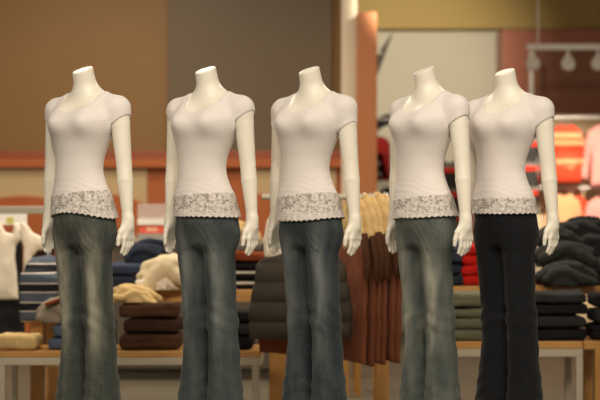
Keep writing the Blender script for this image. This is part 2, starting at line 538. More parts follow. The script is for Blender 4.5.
def shirt_mesh(base, hem, drop=0.0):
    V, T = base
    gn, gs = shirt_gs(V, drop)
    Nn = vnormals(V, T)
    # narrow turned edges at the neckline and sleeve ends
    ridge = .0013 * sstep(0, .003, gn) * sstep(.017, .013, gn) + .0006 * sstep(0, .003, gs) * sstep(.020, .016, gs)
    V2 = V + Nn * ridge[:, None]
    g = np.minimum(np.minimum(gn, gs), V[:, 2] - hem(V[:, 0], V[:, 1], 0))
    v, t = clip(V2, T, g)
    return mesh_from('tee_shirt', v, t)

def lace_mesh(base, hem):
    V, T = base
    Nn = vnormals(V, T)
    X, Y, Z = V[:, 0], V[:, 1], V[:, 2]
    ang = np.arctan2(Y, X)
    top = hem(X, Y, 0) + .008
    bot = hem(X, Y, 1) + .0055 * np.abs(np.sin(ang * 17)) - .002
    g = np.minimum(top - Z, Z - bot)
    flare = .0020 + .002 * sstep(.97, .90, Z) + .0012 * np.sin(ang * 23) * sstep(.96, .91, Z)
    ridge = .0012 * (sstep(0, .003, top - Z) * sstep(.009, .006, top - Z))
    v, t = clip(V + Nn * (flare + ridge)[:, None], T, g)
    return mesh_from('lace_trim', v, t)

def jeans_base(seed):
    F = Field((-.21, -.19, .02), (.21, .19, 1.0), .005)
    F.add(lambda X, Y, Z: torso(X, Y, Z) - .0045, 0, lo=torso.lo, hi=torso.hi)
    for f in GLUTE: F.add(f, .05)
    for s in (-1, 1):
        kr = .0605 if s > 0 else .0545
        h = np.array((s * .067 - .008, -.014, .83)); k = np.array((s * .067 + (0 if s > 0 else .003), .006, .47)); c = np.array((s * .070 + (0 if s > 0 else .003), .012, .34)); e = np.array((s * .083, .010, .0))
        F.add(cap(h, k, .0665, kr), .035)
        F.add(cap(k, c, kr, kr + .001), .02)
        F.add(cap(c, e, kr + .001, .086), .02)
    X, Y, Z = F.grids()
    w = .0024 * wob(X, Y, Z, 4.0, seed) * sstep(.9, .7, Z)
    # creases behind the knee, at the groin and stacked towards the hem
    w = w + .0022 * np.sin(Z * 95 + 6 * np.abs(X) * 10 + 3 * np.sin(Y * 20 + seed)) * (sstep(.60, .50, Z) * sstep(.38, .46, Z) + .8 * sstep(.34, .2, Z))
    rr = np.sqrt((np.abs(X) - .02) ** 2 + (Z - .80) ** 2)
    w = w + .0011 * np.sin((np.abs(X) * 1.2 + (Z - .84) * .75) * 150 + 5 * wob(X, Y, Z, 2.5, seed)) * sstep(.13, .04, rr) * sstep(0, -.04, Y)
    F.D = F.D - w.astype(np.float32)
    V, Q = F.nets(1)
    T = tris(Q)
    g = np.minimum(.955 - V[:, 2], V[:, 2] - .032)
    v, t = clip(V, T, g)
    return v, t

def seam_tube(bvh, pts, direction, r=.0016):
    """a stitched seam: points pushed onto the cloth along a direction, then a thin cord"""
    out = []
    d = Vector(direction)
    for p in pts:
        hit = bvh.ray_cast(Vector(p), d)
        if hit[0] is not None: out.append(hit[0] + hit[1] * .0003)
    return out

BODY = build_body_mesh()
SHIRT = shirt_base()
JEANS = [jeans_base(s) for s in (0.4, 2.1)]
SEAMS = []
for v, t in JEANS:
    bvh = BVHTree.FromPolygons([tuple(x) for x in v], t.tolist())
    sm = {}
    for s in (-1, 1):
        sm['side_seam', s] = seam_tube(bvh, [(s * .5, .012, z) for z in np.linspace(.93, .05, 46)], (-s, 0, 0))
        sm['pocket_seam', s] = seam_tube(bvh, [(s * (.062 + .066 * u), -.5, .905 - .075 * u ** 1.6) for u in np.linspace(0, 1, 12)], (0, 1, 0))
        sm['back_pocket_seam', s] = seam_tube(bvh, [(s * a, .5, b) for a, b in ((.03, .90), (.028, .80), (.062, .775), (.098, .80), (.10, .90), (.03, .90))], (0, -1, 0))
    sm['fly_seam', 1] = seam_tube(bvh, [(.004, -.5, z) for z in np.linspace(.94, .835, 12)] , (0, 1, 0))
    SEAMS.append(sm)

def mannequin(mx, Y, yaw, jmat, jseam, jvar, hem, label, jlabel, drop=0.0, zoff=0.0, sc=1.0):
    root = empty('mannequin', (PX(mx, Y), Y, .275 + zoff), label, 'mannequin', 'shop mannequins standing in a row', math.radians(yaw))
    root.scale = (sc, sc, sc)
    link('body', BODY, M['skin'] if not BODY.materials else None, root)
    sh = link('tee_shirt', shirt_mesh(SHIRT, hem, drop), M['shirt'], root); sh['label'] = 'white scoop-neck cap-sleeve tee'
    md = sh.modifiers.new('thickness', 'SOLIDIFY'); md.thickness = .0028; md.offset = -1
    lc = link('lace_trim', lace_mesh(SHIRT, hem), M['lace'], sh); lc['label'] = 'white floral lace hem'
    md = lc.modifiers.new('thickness', 'SOLIDIFY'); md.thickness = .0022; md.offset = -1
    v, t = JEANS[jvar]
    je = link('jeans', mesh_from('jeans', v, t), jmat, root); je['label'] = jlabel
    md = je.modifiers.new('thickness', 'SOLIDIFY'); md.thickness = .003; md.offset = -1
    for (nm, s), pts in SEAMS[jvar].items():
        if len(pts) > 3: MB().tube(pts, .0012, 6).build(nm, jseam, je, smooth=True)
    return root

def hem_fn(top, tilt, bl, bm_, br):
    """lace top height with a slope across, and bottom heights at the body's right, middle and left"""
    def h(X, Y, which):
        u = np.clip(X / .135, -1, 1)
        if which == 0: return top + tilt * u
        return bm_ + (u < 0) * (bl - bm_) * u * u + (u >= 0) * (br - bm_) * u * u
    return h

D1 = denim('washed_grey_green_denim', hexc('#343b38'), hexc('#a09c8c'), .85, 1.0)
D2 = denim('teal_grey_denim', hexc('#313a3b'), hexc('#828784'), .5, 5.0)
D3 = denim('dark_blue_grey_denim', hexc('#272f34'), hexc('#7b8180'), .65, 9.0)
D4 = denim('faded_grey_denim', hexc('#434a48'), hexc('#a3a294'), .75, 13.0)
D5 = denim('black_denim', hexc('#0f1014'), hexc('#1a1b20'), .3, 17.0)
S1 = plain('seam_grey_green', hexc('#474b43'), .9); S5 = plain('seam_black', hexc('#141418'), .9)
S2 = plain('seam_blue_grey', hexc('#3a4346'), .9)

mannequin(86, 0.0, -30, D1, S1, 0, hem_fn(.996, .014, .900, .922, .897), 'headless mannequin in a white tee over grey-green washed jeans, leftmost of the row', 'grey-green washed flared jeans', .012)
mannequin(208.7, 0.0, -31, D2, S2, 1, hem_fn(.992, .006, .904, .906, .902), 'headless mannequin in a white tee over teal-grey jeans, standing before the pile of cream knitwear', 'teal-grey flared jeans')
mannequin(312.3, 0.0, -37, D3, S2, 0, hem_fn(.990, .010, .884, .888, .902), 'headless mannequin in a white tee over dark blue jeans, middle of the row', 'dark blue flared jeans', .034)
mannequin(427.3, 0.0, -49, D4, S1, 1, hem_fn(.976, .014, .890, .900, .908), 'headless mannequin in a white tee over faded pale grey jeans, second from the right', 'faded pale grey flared jeans', .016)
mannequin(507.3, 0.10, -37, D5, S5, 0, hem_fn(.975, .002, .916, .916, .918), 'headless mannequin in a white tee over black jeans, rightmost of the row', 'black jeans', .016)

# ------------------------------------------------------------------ setting
def struct(name, mb, mat): return tag(mb.build(name, mat), kind='structure')
TERRA = plain('terracotta_paint', hexc('#ba642f'), .5, var=.05, scale=2)
TERRA2 = plain('terracotta_cap', hexc('#9c5233'), .45, var=.04, scale=2)
CREAM = plain('cream_panel', hexc('#cdb083'), .6, var=.03, scale=2)
struct('floor', MB().box(-6, 6, -9, 10.6, -.1, 0), tiles('floor_tile', hexc('#5d5443'), hexc('#5a5140'), .6))
struct('ceiling', MB().box(-6, 6, -9, 10.6, 3.7, 3.8), plain('ceiling_paint', (.7, .66, .58), .8))
YB = 7.0
struct('wall_back', MB().box(-4.5, PX(341, YB), YB, YB + .2, 0, 3.7), plain('brown_vinyl', hexc('#906a39'), .55, var=.06, scale=1.4, bump=.1, bscale=60))
struct('trim_1', MB().box(PX(168.5, YB - .06), PX(331, YB - .06), YB - .06, YB - .002, PZ(151, YB), 3.7), plain('taupe_vinyl', hexc('#6e5b43'), .55, var=.1, scale=1.6))
struct('trim_2', MB().box(-4.5, PX(357, YB - .2), YB - .16, YB - .061, PZ(158.5, YB - .16), PZ(150.5, YB - .16), .006), TERRA2)
struct('trim_3', MB().box(-4.5, PX(357, YB - .2), YB - .19, YB - .061, PZ(167.5, YB - .19), PZ(158.6, YB - .19), .006), TERRA)
struct('trim_4', MB().box(-4.5, PX(343, YB), YB - .10, YB - .002, 0, PZ(167.6, YB - .1)), TERRA)
# cream panels between the terracotta posts
struct('trim_5', MB().box(-3.6, PX(147, YB - .12), YB - .125, YB - .101, .1, PZ(167.8, YB - .12)), CREAM)
struct('trim_6', MB().box(PX(246, YB - .12), PX(336, YB - .12), YB - .125, YB - .101, .1, PZ(167.8, YB - .12)), CREAM)
# scalloped terracotta rail with low arches
def arch(cx, half, ytop, yside, n=20):
    return [(PX(cx - half + 2 * half * i / n, YB - .15), PZ(yside - (yside - ytop) * (1 - ((i / n) * 2 - 1) ** 2), YB - .15)) for i in range(n + 1)]
pts = arch(22, 42, 196, 203) + arch(104, 40, 194, 204) + [(PX(146.5, YB - .15), PZ(204, YB - .15))]
pts = [(-3.2, PZ(204, YB))] + pts + [(PX(146.5, YB - .15), .1), (-3.2, .1)]
struct('trim_7', MB().prism(pts, YB - .165, YB - .126), TERRA)
struct('trim_8', MB().box(PX(247, YB - .15), PX(335, YB - .15), YB - .165, YB - .126, .1, PZ(194, YB - .15)), TERRA)
# cream and terracotta columns at the end of the wall
struct('trim_9', MB().box(PX(341.5, 6.8), PX(357, 6.8), 6.8, 7.25, 0, 3.7, .004), plain('ivory_paint', hexc('#efe0c4'), .6, var=.02))
struct('trim_10', MB().box(PX(357.3, 6.6), PX(377, 6.6), 6.6, 7.2, 0, PZ(12, 6.6), .006), plain('terracotta_column', hexc('#bf7745'), .5, var=.04, scale=2))
# right-hand bay
struct('wall_right', MB().box(PX(356, 9.5), 6, 9.5, 9.7, 0, 3.7), plain('beige_paint', hexc('#c4bda6'), .7, var=.02, scale=1))
struct('trim_11', MB().box(PX(357, 9.3), 6, 9.3, 9.498, PZ(28.5, 9.3), 3.7), plain('olive_soffit_paint', hexc('#a98f50'), .7, var=.02, scale=1))
struct('trim_12', MB().box(PX(502.5, 8.8), PX(690, 8.8), 8.8, 9.29, 0, PZ(29.5, 8.8)), plain('rust_laminate', hexc('#97563a'), .38, var=.12, scale=1.5))
struct('trim_13', MB().box(PX(531, 8.76), PX(690, 8.76), 8.75, 8.799, PZ(114, 8.76), PZ(50, 8.76)), plain('brown_laminate', hexc('#7c4a2c'), .4, var=.08, scale=2))
struct('trim_14', MB().box(PX(520, 8.76), PX(690, 8.76), 8.75, 8.799, .05, PZ(114.3, 8.76)), plain('warm_white_panel', hexc('#d9bf95'), .6, var=.02))
# mannequin plinth
pl = MB().box(-1.5, 1.5, -.55, .65, 0, .275, .01).build('display_plinth', M['white'])
tag(pl, 'long low white plinth that carries the row of mannequins', 'plinth')

# ------------------------------------------------------------------ tables
def table(name, x0, x1, y0, y1, ztop, tt, metal, label, legs, group, lw=.07):
    root = empty(name, ((x0 + x1) / 2, (y0 + y1) / 2, 0), label, 'table', group)
    cx, cy = (x0 + x1) / 2, (y0 + y1) / 2
    MB().box(x0 - cx, x1 - cx, y0 - cy, y1 - cy, ztop - tt, ztop, .004).build('table_top', M['wood'], root)
    if metal:
        o = MB()
        z0, z1 = ztop - tt - .042, ztop - tt - .001
        o.box(x0 - cx, x1 - cx, y0 - cy, y0 - cy + .03, z0, z1, .002); o.box(x0 - cx, x1 - cx, y1 - cy - .03, y1 - cy, z0, z1, .002)
        o.box(x0 - cx, x0 - cx + .03, y0 - cy + .031, y1 - cy - .031, z0, z1); o.box(x1 - cx - .03, x1 - cx, y0 - cy + .031, y1 - cy - .031, z0, z1)
        o.build('frame', M['steel'], root)
        zl = z0 - .001; mt = M['steel']
    else:
        zl = ztop - tt - .001; mt = M['woodleg']
    for lx0, lx1 in legs:
        for a, b in ((y0, y0 + lw), (y1 - lw, y1)):
            MB().box(lx0 - cx, lx1 - cx, a - cy, b - cy, 0, zl, .003).build('leg', mt, root)
    return root

YL, YU = 1.90, 2.32
zLL, zLU, zRL, zRU = PZ(351, YL), PZ(290, YU), PZ(341.5, YL), PZ(286, YU)
table('display_table', PX(-1, YL), PX(262, YL), YL, YL + .38, zLL, .034, True, 'low maple display table on a pale steel frame, behind the two left mannequins', [(PX(-1, YL), PX(5, YL)), (PX(252, YL), PX(258, YL))], 'nested display tables', .03)
table('display_table', PX(27, YU), PX(287, YU), YU, YU + .62, zLU, .068, False, 'taller maple table with wooden legs carrying cream and navy clothes, behind the two left mannequins', [(PX(30, YU), PX(43, YU)), (PX(269, YU), PX(285, YU))], 'nested display tables')
table('display_table', PX(420, YL), PX(583, YL), YL, YL + .38, zRL, .040, True, 'low maple display table on a pale steel frame, holding grey-green and black clothes at right', [(PX(421, YL), PX(427, YL)), (PX(576, YL), PX(583, YL))], 'nested display tables', .03)
table('display_table', PX(376, YU), PX(640, YU), YU, YU + .62, zRU, .048, False, 'taller maple table carrying red stack and charcoal heap, at right', [(PX(378, YU), PX(389, YU)), (PX(625, YU), PX(639, YU))], 'nested display tables')
table('display_table', PX(584, YL), PX(680, YL), YL + .01, YL + .38, zRL, .044, False, 'maple table cut off by the right edge of the photo, beside the low steel-framed one', [(PX(586, YL) + .05, PX(592, YL) + .06), (PX(670, YL), PX(678, YL))], None)
table('display_table', PX(342, 3.4), PX(367, 3.4), 3.4, 3.8, PZ(345, 3.4), .04, False, 'small maple table with narrow legs seen beneath the brown jackets', [(PX(343, 3.4), PX(349, 3.4)), (PX(355, 3.4), PX(361, 3.4))], None, .04)

# ------------------------------------------------------------------ cloth goods
def soft(f, lo, hi, h, iters=1):
    F = Field(lo, hi, h)
    X, Y, Z = F.grids()
    F.D = np.broadcast_to(f(X, Y, Z), F.D.shape).astype(np.float32).copy()
    return F.nets(iters)

def folded_mesh(w, d, h, layers=2, seed=0.0, sag=.010, res=.007, slump=0.0):
    """a garment folded into a pad: rounded fold lines along the front, soft top; base at z = 0"""
    r = min(h * .42, .03)
    lh = h / layers
    def f(X, Y, Z):
        zz = Z - h / 2 - slump * (X / w) * 2
        w1 = wob(X, Y, Z * .3, 2.4, seed)
        ax = np.abs(X + .006 * w1) - w / 2 + r; ay = np.abs(Y + .008 * wob(X, Y * 0, Z, 2.0, seed + 2)) - d / 2 + r
        az = np.abs(zz + sag * w1 * sstep(0, h, Z)) - h / 2 + r
        q = np.sqrt(np.maximum(ax, 0) ** 2 + np.maximum(ay, 0) ** 2 + np.maximum(az, 0) ** 2) + np.minimum(np.maximum(ax, np.maximum(ay, az)), 0) - r
        g = .006 * (1 - np.abs(np.sin(PI * (zz + h / 2 + .3 * sag * w1) / lh))) ** 3 if layers > 1 else 0
        return np.maximum(q + g + .0035 * wob(X, Y, Z, 7, seed), -Z + .0005)
    V, Q = soft(f, (-w / 2 - .03, -d / 2 - .03, -.012), (w / 2 + .03, d / 2 + .03, h + .03 + abs(slump)), res)
    return mesh_from('folded', V, Q)

def crumple_mesh(w, d, h, seed=0.0, ridge=.016, res=.008, freq=4.0, tilt=0.0, fold=9.0):
    """a garment dropped in a heap: lumpy, with long soft folds; base at z = 0"""
    rg = random.Random(int(seed * 100) + 3)
    folds = []
    for k in range(9):
        y0 = rg.uniform(-.75, .6) if k else -.7
        sk = rg.uniform(-.35, .35)
        xa, xb = rg.uniform(-1.0, -.45), rg.uniform(.35, 1.0)
        pts = []
        for q in range(5):
            t = q / 4
            x = xa + (xb - xa) * t; y = max(-.9, min(.9, y0 + sk * (t - .5) + .12 * math.sin(5 * t + k)))
            rr = max(0.0, 1 - min(1.0, x * x * .9 + y * y))
            pts.append((x * w / 2, y * d / 2, h * (.10 + .72 * math.sqrt(rr)) + tilt * x * w / 2 * .8))
        r0 = h * rg.uniform(.13, .22)
        folds += [cap(a, b, r0 * rg.uniform(.85, 1.1), r0) for a, b in zip(pts, pts[1:])]
    def f(X, Y, Z):
        zz = Z - tilt * X
        q = np.sqrt((X / (w * .46)) ** 2 + (Y / (d * .46)) ** 2 + (zz / (h * .80)) ** 2)
        base = (q - 1) * min(w / 2, d / 2, h) * .9 + ridge * .5 * wob(X, Y, Z, freq, seed)
        for c in folds: base = smin(base, c(X, Y, Z), .006)
        return np.maximum(base + .003 * wob(X, Y, Z, 9, seed), -Z + .0005)
    e = .045
    V, Q = soft(f, (-w / 2 - e, -d / 2 - e, -.012), (w / 2 + e, d / 2 + e, h + e + abs(tilt) * w / 2), res)
    return mesh_from('heap', V, Q)

def poly2d(pts, X, Z):
    """signed distance to a polygon in the x-z plane"""
    p = np.array(pts, dtype=np.float32)
    d = None; sgn = None
    n = len(p)
    for i in range(n):
        a, b = p[i], p[i - 1]
        ex, ez = b - a
        wx, wz = X - a[0], Z - a[1]
        t = np.clip((wx * ex + wz * ez) / (ex * ex + ez * ez + 1e-12), 0, 1)
        dd = (wx - ex * t) ** 2 + (wz - ez * t) ** 2
        c1 = Z >= a[1]; c2 = Z < b[1]; c3 = ex * wz > ez * wx
        flip = (c1 & c2 & c3) | (~c1 & ~c2 & ~c3)
        if d is None: d = dd; sgn = np.where(flip, -1.0, 1.0)
        else: d = np.minimum(d, dd); sgn = np.where(flip, -sgn, sgn)
    return sgn * np.sqrt(d)

def hung_mesh(pts, th, seed=0.0, wav=.012, freq=26.0, res=.008, quilt=None, bulge=.0):
    """a garment hanging flat: outline in x-z, puffed by th, hanging folds that deepen towards the hem"""
    P = np.array(pts); lo = P.min(0); hi = P.max(0)
    def f(X, Y, Z):
        p = poly2d(pts, X, Z)
        dep = sstep(hi[1], lo[1], Z)
        y = Y + wav * dep * np.sin(X * freq + seed + 2 * np.sin(Z * 5 + seed)) + .004 * wob(X, Y, Z, 4, seed)
        t = th * (0.35 + .65 * np.sqrt(np.clip(-p / .06, 0, 1))) + bulge * sstep(0, -.12, p)
        if quilt: t = t + quilt[1] * (np.abs(np.sin(PI * (Z - lo[1]) / quilt[0])) ** .6 - .6)
        return smax(p, np.abs(y) - t, .02)
    m = th + bulge + wav + .03
    V, Q = soft(f, (lo[0] - .02, -m, lo[1] - .02), (hi[0] + .02, m, hi[1] + .02), res)
    return mesh_from('hung', V, Q)

def put(name, me, mat, loc, label, cat, group=None, rz=0.0, rx=0.0, ry=0.0):
    o = link(name, me, mat, None, loc, (rx, ry, rz))
    return tag(o, label, cat, group)

C = {k: cloth(k, hexc(v)) for k, v in dict(
    navy='#272c38', blue_denim='#32394b', slate_blue='#525d70', cream='#d9c6a3', ivory='#e6d9c4', tan='#c6a672', brown='#4a3122', dark_brown='#38251b',
    rust='#7d3d22', charcoal='#2c2c2c', black='#1b1b1c', warm_grey='#8c8170', sage='#66644f', red='#b81d14', puffer='#48423a', peach='#e8a878', orange_red='#e04a2c', pink='#ea9d92', grey='#77736c', beige='#ceb07a', olive='#3b3a26').items()}

def stack(items, cx, cy, z0, group, name='folded_garment'):
    """items bottom to top: (w, d, h, layers, material, label, category, dx)"""
    z = z0
    for i, (w, d, h, ly, mat, label, cat, dx) in enumerate(items):
        o = put(cat.replace(' ', '_') if name is None else name, folded_mesh(w, d, h, ly, seed=cx * 9 + i * 1.7 + z), mat, (cx + dx, cy + random.uniform(-.01, .01), z + .0008), label, cat, group, rz=random.uniform(-.05, .05))
        z += h + .0025
    return z

# -- left upper table
def U(px): return PX(px, YU + .15)
s_ = PL(1, YU + .15)
yU = YU + .17
stack([(s_ * 50, .26, s_ * 13, 2, C['navy'], 'navy jeans folded flat, under the blue pair on the left table', 'jeans', 0),
       (s_ * 46, .25, s_ * 12, 2, C['blue_denim'], 'mid-blue jeans folded on the navy pair on the left table', 'jeans', -.01)], U(131), yU, zLU, 'folded denim on the left table', 'folded_jeans')
o = put('rolled_jeans', crumple_mesh(s_ * 44, .20, s_ * 22, 1.2, .012, fold=6), C['navy'], (U(147), yU + .05, zLU + s_ * 25 + .012), 'dark navy jeans tossed over the folded pairs on the left table', 'jeans', ry=math.radians(-22))
put('crumpled_knit', crumple_mesh(s_ * 54, .24, s_ * 36, 3.3, .020, tilt=.30), C['cream'], (U(166), yU - .17, zLU + .002), 'cream knit heaped beside the navy jeans, second mannequin in front', 'knitwear')
put('crumpled_knit', crumple_mesh(s_ * 40, .14, s_ * 15, 5.1, .014), C['ivory'], (U(158), yU - .235, zLU + .004), 'ivory knit sleeve end lying along the table edge below the cream heap', 'knitwear')
ptn = striped('black_white_print', [(0, hexc('#16181c')), (.6, hexc('#d8d2c6'))], .021, 2)
put('printed_scarf', crumple_mesh(s_ * 17, .10, s_ * 30, 6.0, .016, fold=14), ptn, (U(161), yU + .14, zLU + .02), 'black and white printed scarf heaped behind the dark navy jeans', 'scarf')
put('folded_garment', folded_mesh(s_ * 18, .24, s_ * 24, 3, 2.0), C['olive'], (U(116), yU + .28, zLU + .001), 'olive garment folded at the back of the left table by the leftmost mannequin', 'clothing')
# white-edged dark pile between the second and third mannequins
edge = striped('dark_white_edge', [(0, hexc('#1b1a1a')), (.72, hexc('#d5cbba'))], s_ * 8.2, 2, .1)
stack([(s_ * 46, .26, s_ * 10, 1, edge, 'black tee with a white edge, bottom of the pile left of the puffer vest', 'clothing', 0),
       (s_ * 45, .26, s_ * 9, 1, edge, 'black tee with a white edge, second up in the pile left of the puffer vest', 'clothing', .004),
       (s_ * 44, .25, s_ * 7, 1, C['black'], 'plain black top folded under the rust one left of the puffer vest', 'clothing', -.004),
       (s_ * 46, .25, s_ * 10, 1, C['rust'], 'rust top folded high in the pile left of the puffer vest', 'clothing', .0),
       (s_ * 30, .2, s_ * 8, 2, C['grey'], 'grey top folded on the rust one left of the puffer vest', 'clothing', .02)], U(243), yU + .02, zLU, 'folded tops beside the puffer vest')
put('crumpled_shirt', crumple_mesh(s_ * 38, .2, s_ * 20, 2.7, .014, tilt=-.25), C['tan'], (U(240), yU + .05, zLU + s_ * 44 + .017), 'tan top heaped on the pile left of the puffer vest', 'clothing')

# -- striped sweater draped over the front corner of the left upper table
def striped_drape():
    w = s_ * 37
    hang, top = s_ * 30, s_ * 33
    def f(X, Y, Z):
        n = wob(X, Y, Z, 5, 1.1)
        up = np.sqrt((X / (w / 2 + .012)) ** 4 + ((Y - .11) / .15) ** 2 + ((Z) / top) ** 2)
        d1 = np.maximum((up - 1) * .10, .001 - Z)
        slope = .35 * X
        ax = np.abs(X) - w / 2 + .03; az = np.abs(Z + hang / 2 - .05) - (hang / 2 + .05) + .03 + slope * .3
        ay = np.abs(Y + .048 + .006 * np.sin(X * 40)) - .040 + .03
        d2 = np.sqrt(np.maximum(ax, 0) ** 2 + np.maximum(ay, 0) ** 2 + np.maximum(az, 0) ** 2) - .03
        return smin(d1, d2, .04) + .004 * n
    V, Q = soft(f, (-w / 2 - .05, -.14, -hang - .06), (w / 2 + .05, .3, top + .05), .007)
    V[:, 1] = np.where((V[:, 2] < .002) & (V[:, 1] > -.008), -.008, V[:, 1])
    return mesh_from('drape', V, Q)
navs = [(0, hexc('#191a1f')), (.41, hexc('#c9bfae')), (.46, hexc('#4a515c')), (.95, hexc('#c9bfae'))]
put('striped_sweater', striped_drape(), striped('navy_blue_stripes', navs, s_ * 18.5, 2, .05), (U(45), YU - .003, zLU), 'navy and blue striped sweater draped over the table corner beside the leftmost mannequin', 'sweater')

# -- left lower table
yL = YL + .17
sl = PL(1, yL)
def Lx(px): return PX(px, yL)
put('folded_garment', folded_mesh(sl * 42, .24, sl * 15, 1, 3.0), striped('beige_cable', [(0, hexc('#d2b47d')), (.8, hexc('#b8975f'))], sl * 3.2, 0), (Lx(21), yL - .04, zLL + .001), 'beige ribbed knit folded at the left end of the low table', 'knitwear')
stack([(sl * 26, .24, sl * 11, 1, C['slate_blue'], 'slate-blue tee, lower of the pair beside the beige knit', 'clothing', 0),
       (sl * 24, .22, sl * 13, 2, C['slate_blue'], 'slate-blue tee, upper of the pair beside the beige knit', 'clothing', .01)], Lx(64), yL, zLL, 'folded blue tees')
put('crumpled_shirt', crumple_mesh(sl * 40, .22, sl * 25, 2.2, .014, tilt=.2), C['warm_grey'], (Lx(58), yL, zLL + sl * 26), 'warm grey top heaped on the slate-blue tees under the striped sweater', 'clothing')
put('folded_garment', folded_mesh(sl * 18, .2, sl * 4.5, 1, 8.0), C['rust'], (Lx(58), yL - .04, zLL + sl * 46), 'rust top lying over the warm grey one under the striped sweater', 'clothing', ry=-.35)
stack([(sl * 60, .27, sl * 16, 2, C['brown'], 'dark brown sweater, bottom of the brown stack on the low table', 'sweater', 0),
       (sl * 56, .26, sl * 14, 2, C['dark_brown'], 'dark brown sweater, second up in the brown stack on the low table', 'sweater', .012)], Lx(152), yL - .01, zLL, 'brown sweaters in a stack', 'folded_sweater')
put('folded_sweater', folded_mesh(sl * 58, .25, sl * 15, 2, 4.4, sag=.012), C['brown'], (Lx(151), yL - .01, zLL + sl * 30 + .008), 'dark brown sweater, topmost of the brown stack on the low table', 'sweater', 'brown sweaters in a stack')
put('crumpled_sweater', crumple_mesh(sl * 50, .24, sl * 17, 7.0, .010, tilt=-.25), C['beige'], (Lx(137), yL - .0, zLL + sl * 46), 'beige sweater slumped over the brown stack under the left table', 'sweater')
put('folded_garment', folded_mesh(sl * 14, .18, sl * 30, 4, 1.0), C['navy'], (Lx(109), yL, zLL + .001), 'navy top folded small beside the brown stack and the leftmost mannequin', 'clothing')
stack([(sl * 46, .26, sl * 14, 2, C['black'], 'black trousers, bottom of the black pile beside the puffer vest', 'trousers', 0),
       (sl * 44, .26, sl * 12, 2, C['charcoal'], 'charcoal trousers, middle of the black pile beside the puffer vest', 'trousers', 0),
       (sl * 42, .25, sl * 12, 2, C['black'], 'black trousers, topmost of the black pile beside the puffer vest', 'trousers', .01)], Lx(231), yL, zLL, 'black trousers in a pile', 'folded_trousers')

# -- right tables
red_items = []
for i, nm in enumerate(('bottom', 'second up', 'third up', 'topmost')):
    red_items.append((s_ * 44, .25, s_ * 9.8, 1, C['red'], 'bright red sweater, %s of the red stack on the right table' % nm, 'sweater', random.uniform(-.004, .004)))
stack(red_items, U(481), yU - .06, zRU, 'red sweaters in a stack', 'folded_sweater')
navy_items = []
for i, (nm, c) in enumerate((('bottom', 'navy'), ('second up', 'navy'), ('third up', 'blue_denim'), ('topmost', 'slate_blue'))):
    navy_items.append((s_ * 26, .25, s_ * 10.8, 2, C[c], '%s jeans, %s of the blue stack beside the red sweaters' % ({'navy': 'navy', 'blue_denim': 'mid-blue', 'slate_blue': 'pale blue'}[c], nm), 'jeans', random.uniform(-.004, .004)))
stack(navy_items, U(449), yU - .06, zRU, 'blue jeans in a stack', 'folded_jeans')
sg = []
for i, (nm, h) in enumerate((('bottom', 10.5), ('second up', 11), ('third up', 9.5), ('topmost', 15.5))):
    sg.append((sl * 62, .26, sl * h, 1 if i < 3 else 2, C['sage'], 'grey-green sweater, %s of the grey-green stack at right' % nm, 'sweater', random.uniform(-.006, .006)))
stack(sg, Lx(478), yL - .02, zRL, 'grey-green sweaters in a stack', 'folded_sweater')
bl = []
for i, (nm, h, c) in enumerate((('bottom', 12, 'black'), ('second up', 12, 'charcoal'), ('third up', 11, 'black'), ('topmost', 11, 'charcoal'))):
    bl.append((sl * 66, .26, sl * h, 2, C[c], '%s sweater, %s of the black stack on the low right table' % ({'black': 'black', 'charcoal': 'charcoal'}[c], nm), 'sweater', random.uniform(-.008, .008)))
stack(bl, Lx(549), yL - .02, zRL, 'black sweaters in a stack', 'folded_sweater')
stack([(sl * 46, .26, sl * 16, 2, C['black'], 'black jeans, bottom of the pile at the lower right photo edge', 'jeans', 0),
       (sl * 46, .26, sl * 15, 2, C['charcoal'], 'charcoal jeans, middle of the pile at the lower right photo edge', 'jeans', .005),
       (sl * 45, .26, sl * 14, 2, C['black'], 'black jeans, topmost of the pile at the lower right photo edge', 'jeans', 0)], Lx(612), yL + .01, zRL, 'dark jeans at the photo edge', 'folded_jeans')
ch = plain('charcoal_fleece', hexc('#2f302d'), .9, var=.25, scale=9, bump=.4, bscale=40, spec=.2)
heaps = [  # px centre, width px, base px up, height px, tilt, dy, words
    (562, 54, 0, 24, .05, -.16, 'charcoal trousers folded over the front edge of the right table, under the heap'),
    (600, 60, 0, 30, .10, -.02, 'black trousers slumped at the photo edge, low in the heap on the right table'),
    (563, 62, 17, 28, .12, -.02, 'dark grey trousers twisted across the middle of the heap on the right table'),
    (594, 58, 27, 26, .22, .05, 'dark grey trousers bunched to the right, halfway up the heap on the right table'),
    (563, 54, 37, 25, .15, .08, 'charcoal trousers stretched along the upper left of the heap on the right table'),
    (588, 50, 44, 24, .10, .12, 'black trousers rolled at the very top of the heap on the right table')]
for i, (px, w, up, h, t, dy, lab) in enumerate(heaps):
    put('heaped_trousers', crumple_mesh(s_ * w, .25, s_ * h, i * 1.9 + .4, .017, tilt=t, fold=8 + i), ch if i % 2 == 0 else C['charcoal'], (U(px), yU + dy, zRU + .003 + s_ * up), lab, 'trousers', 'charcoal trousers heaped on the right table')

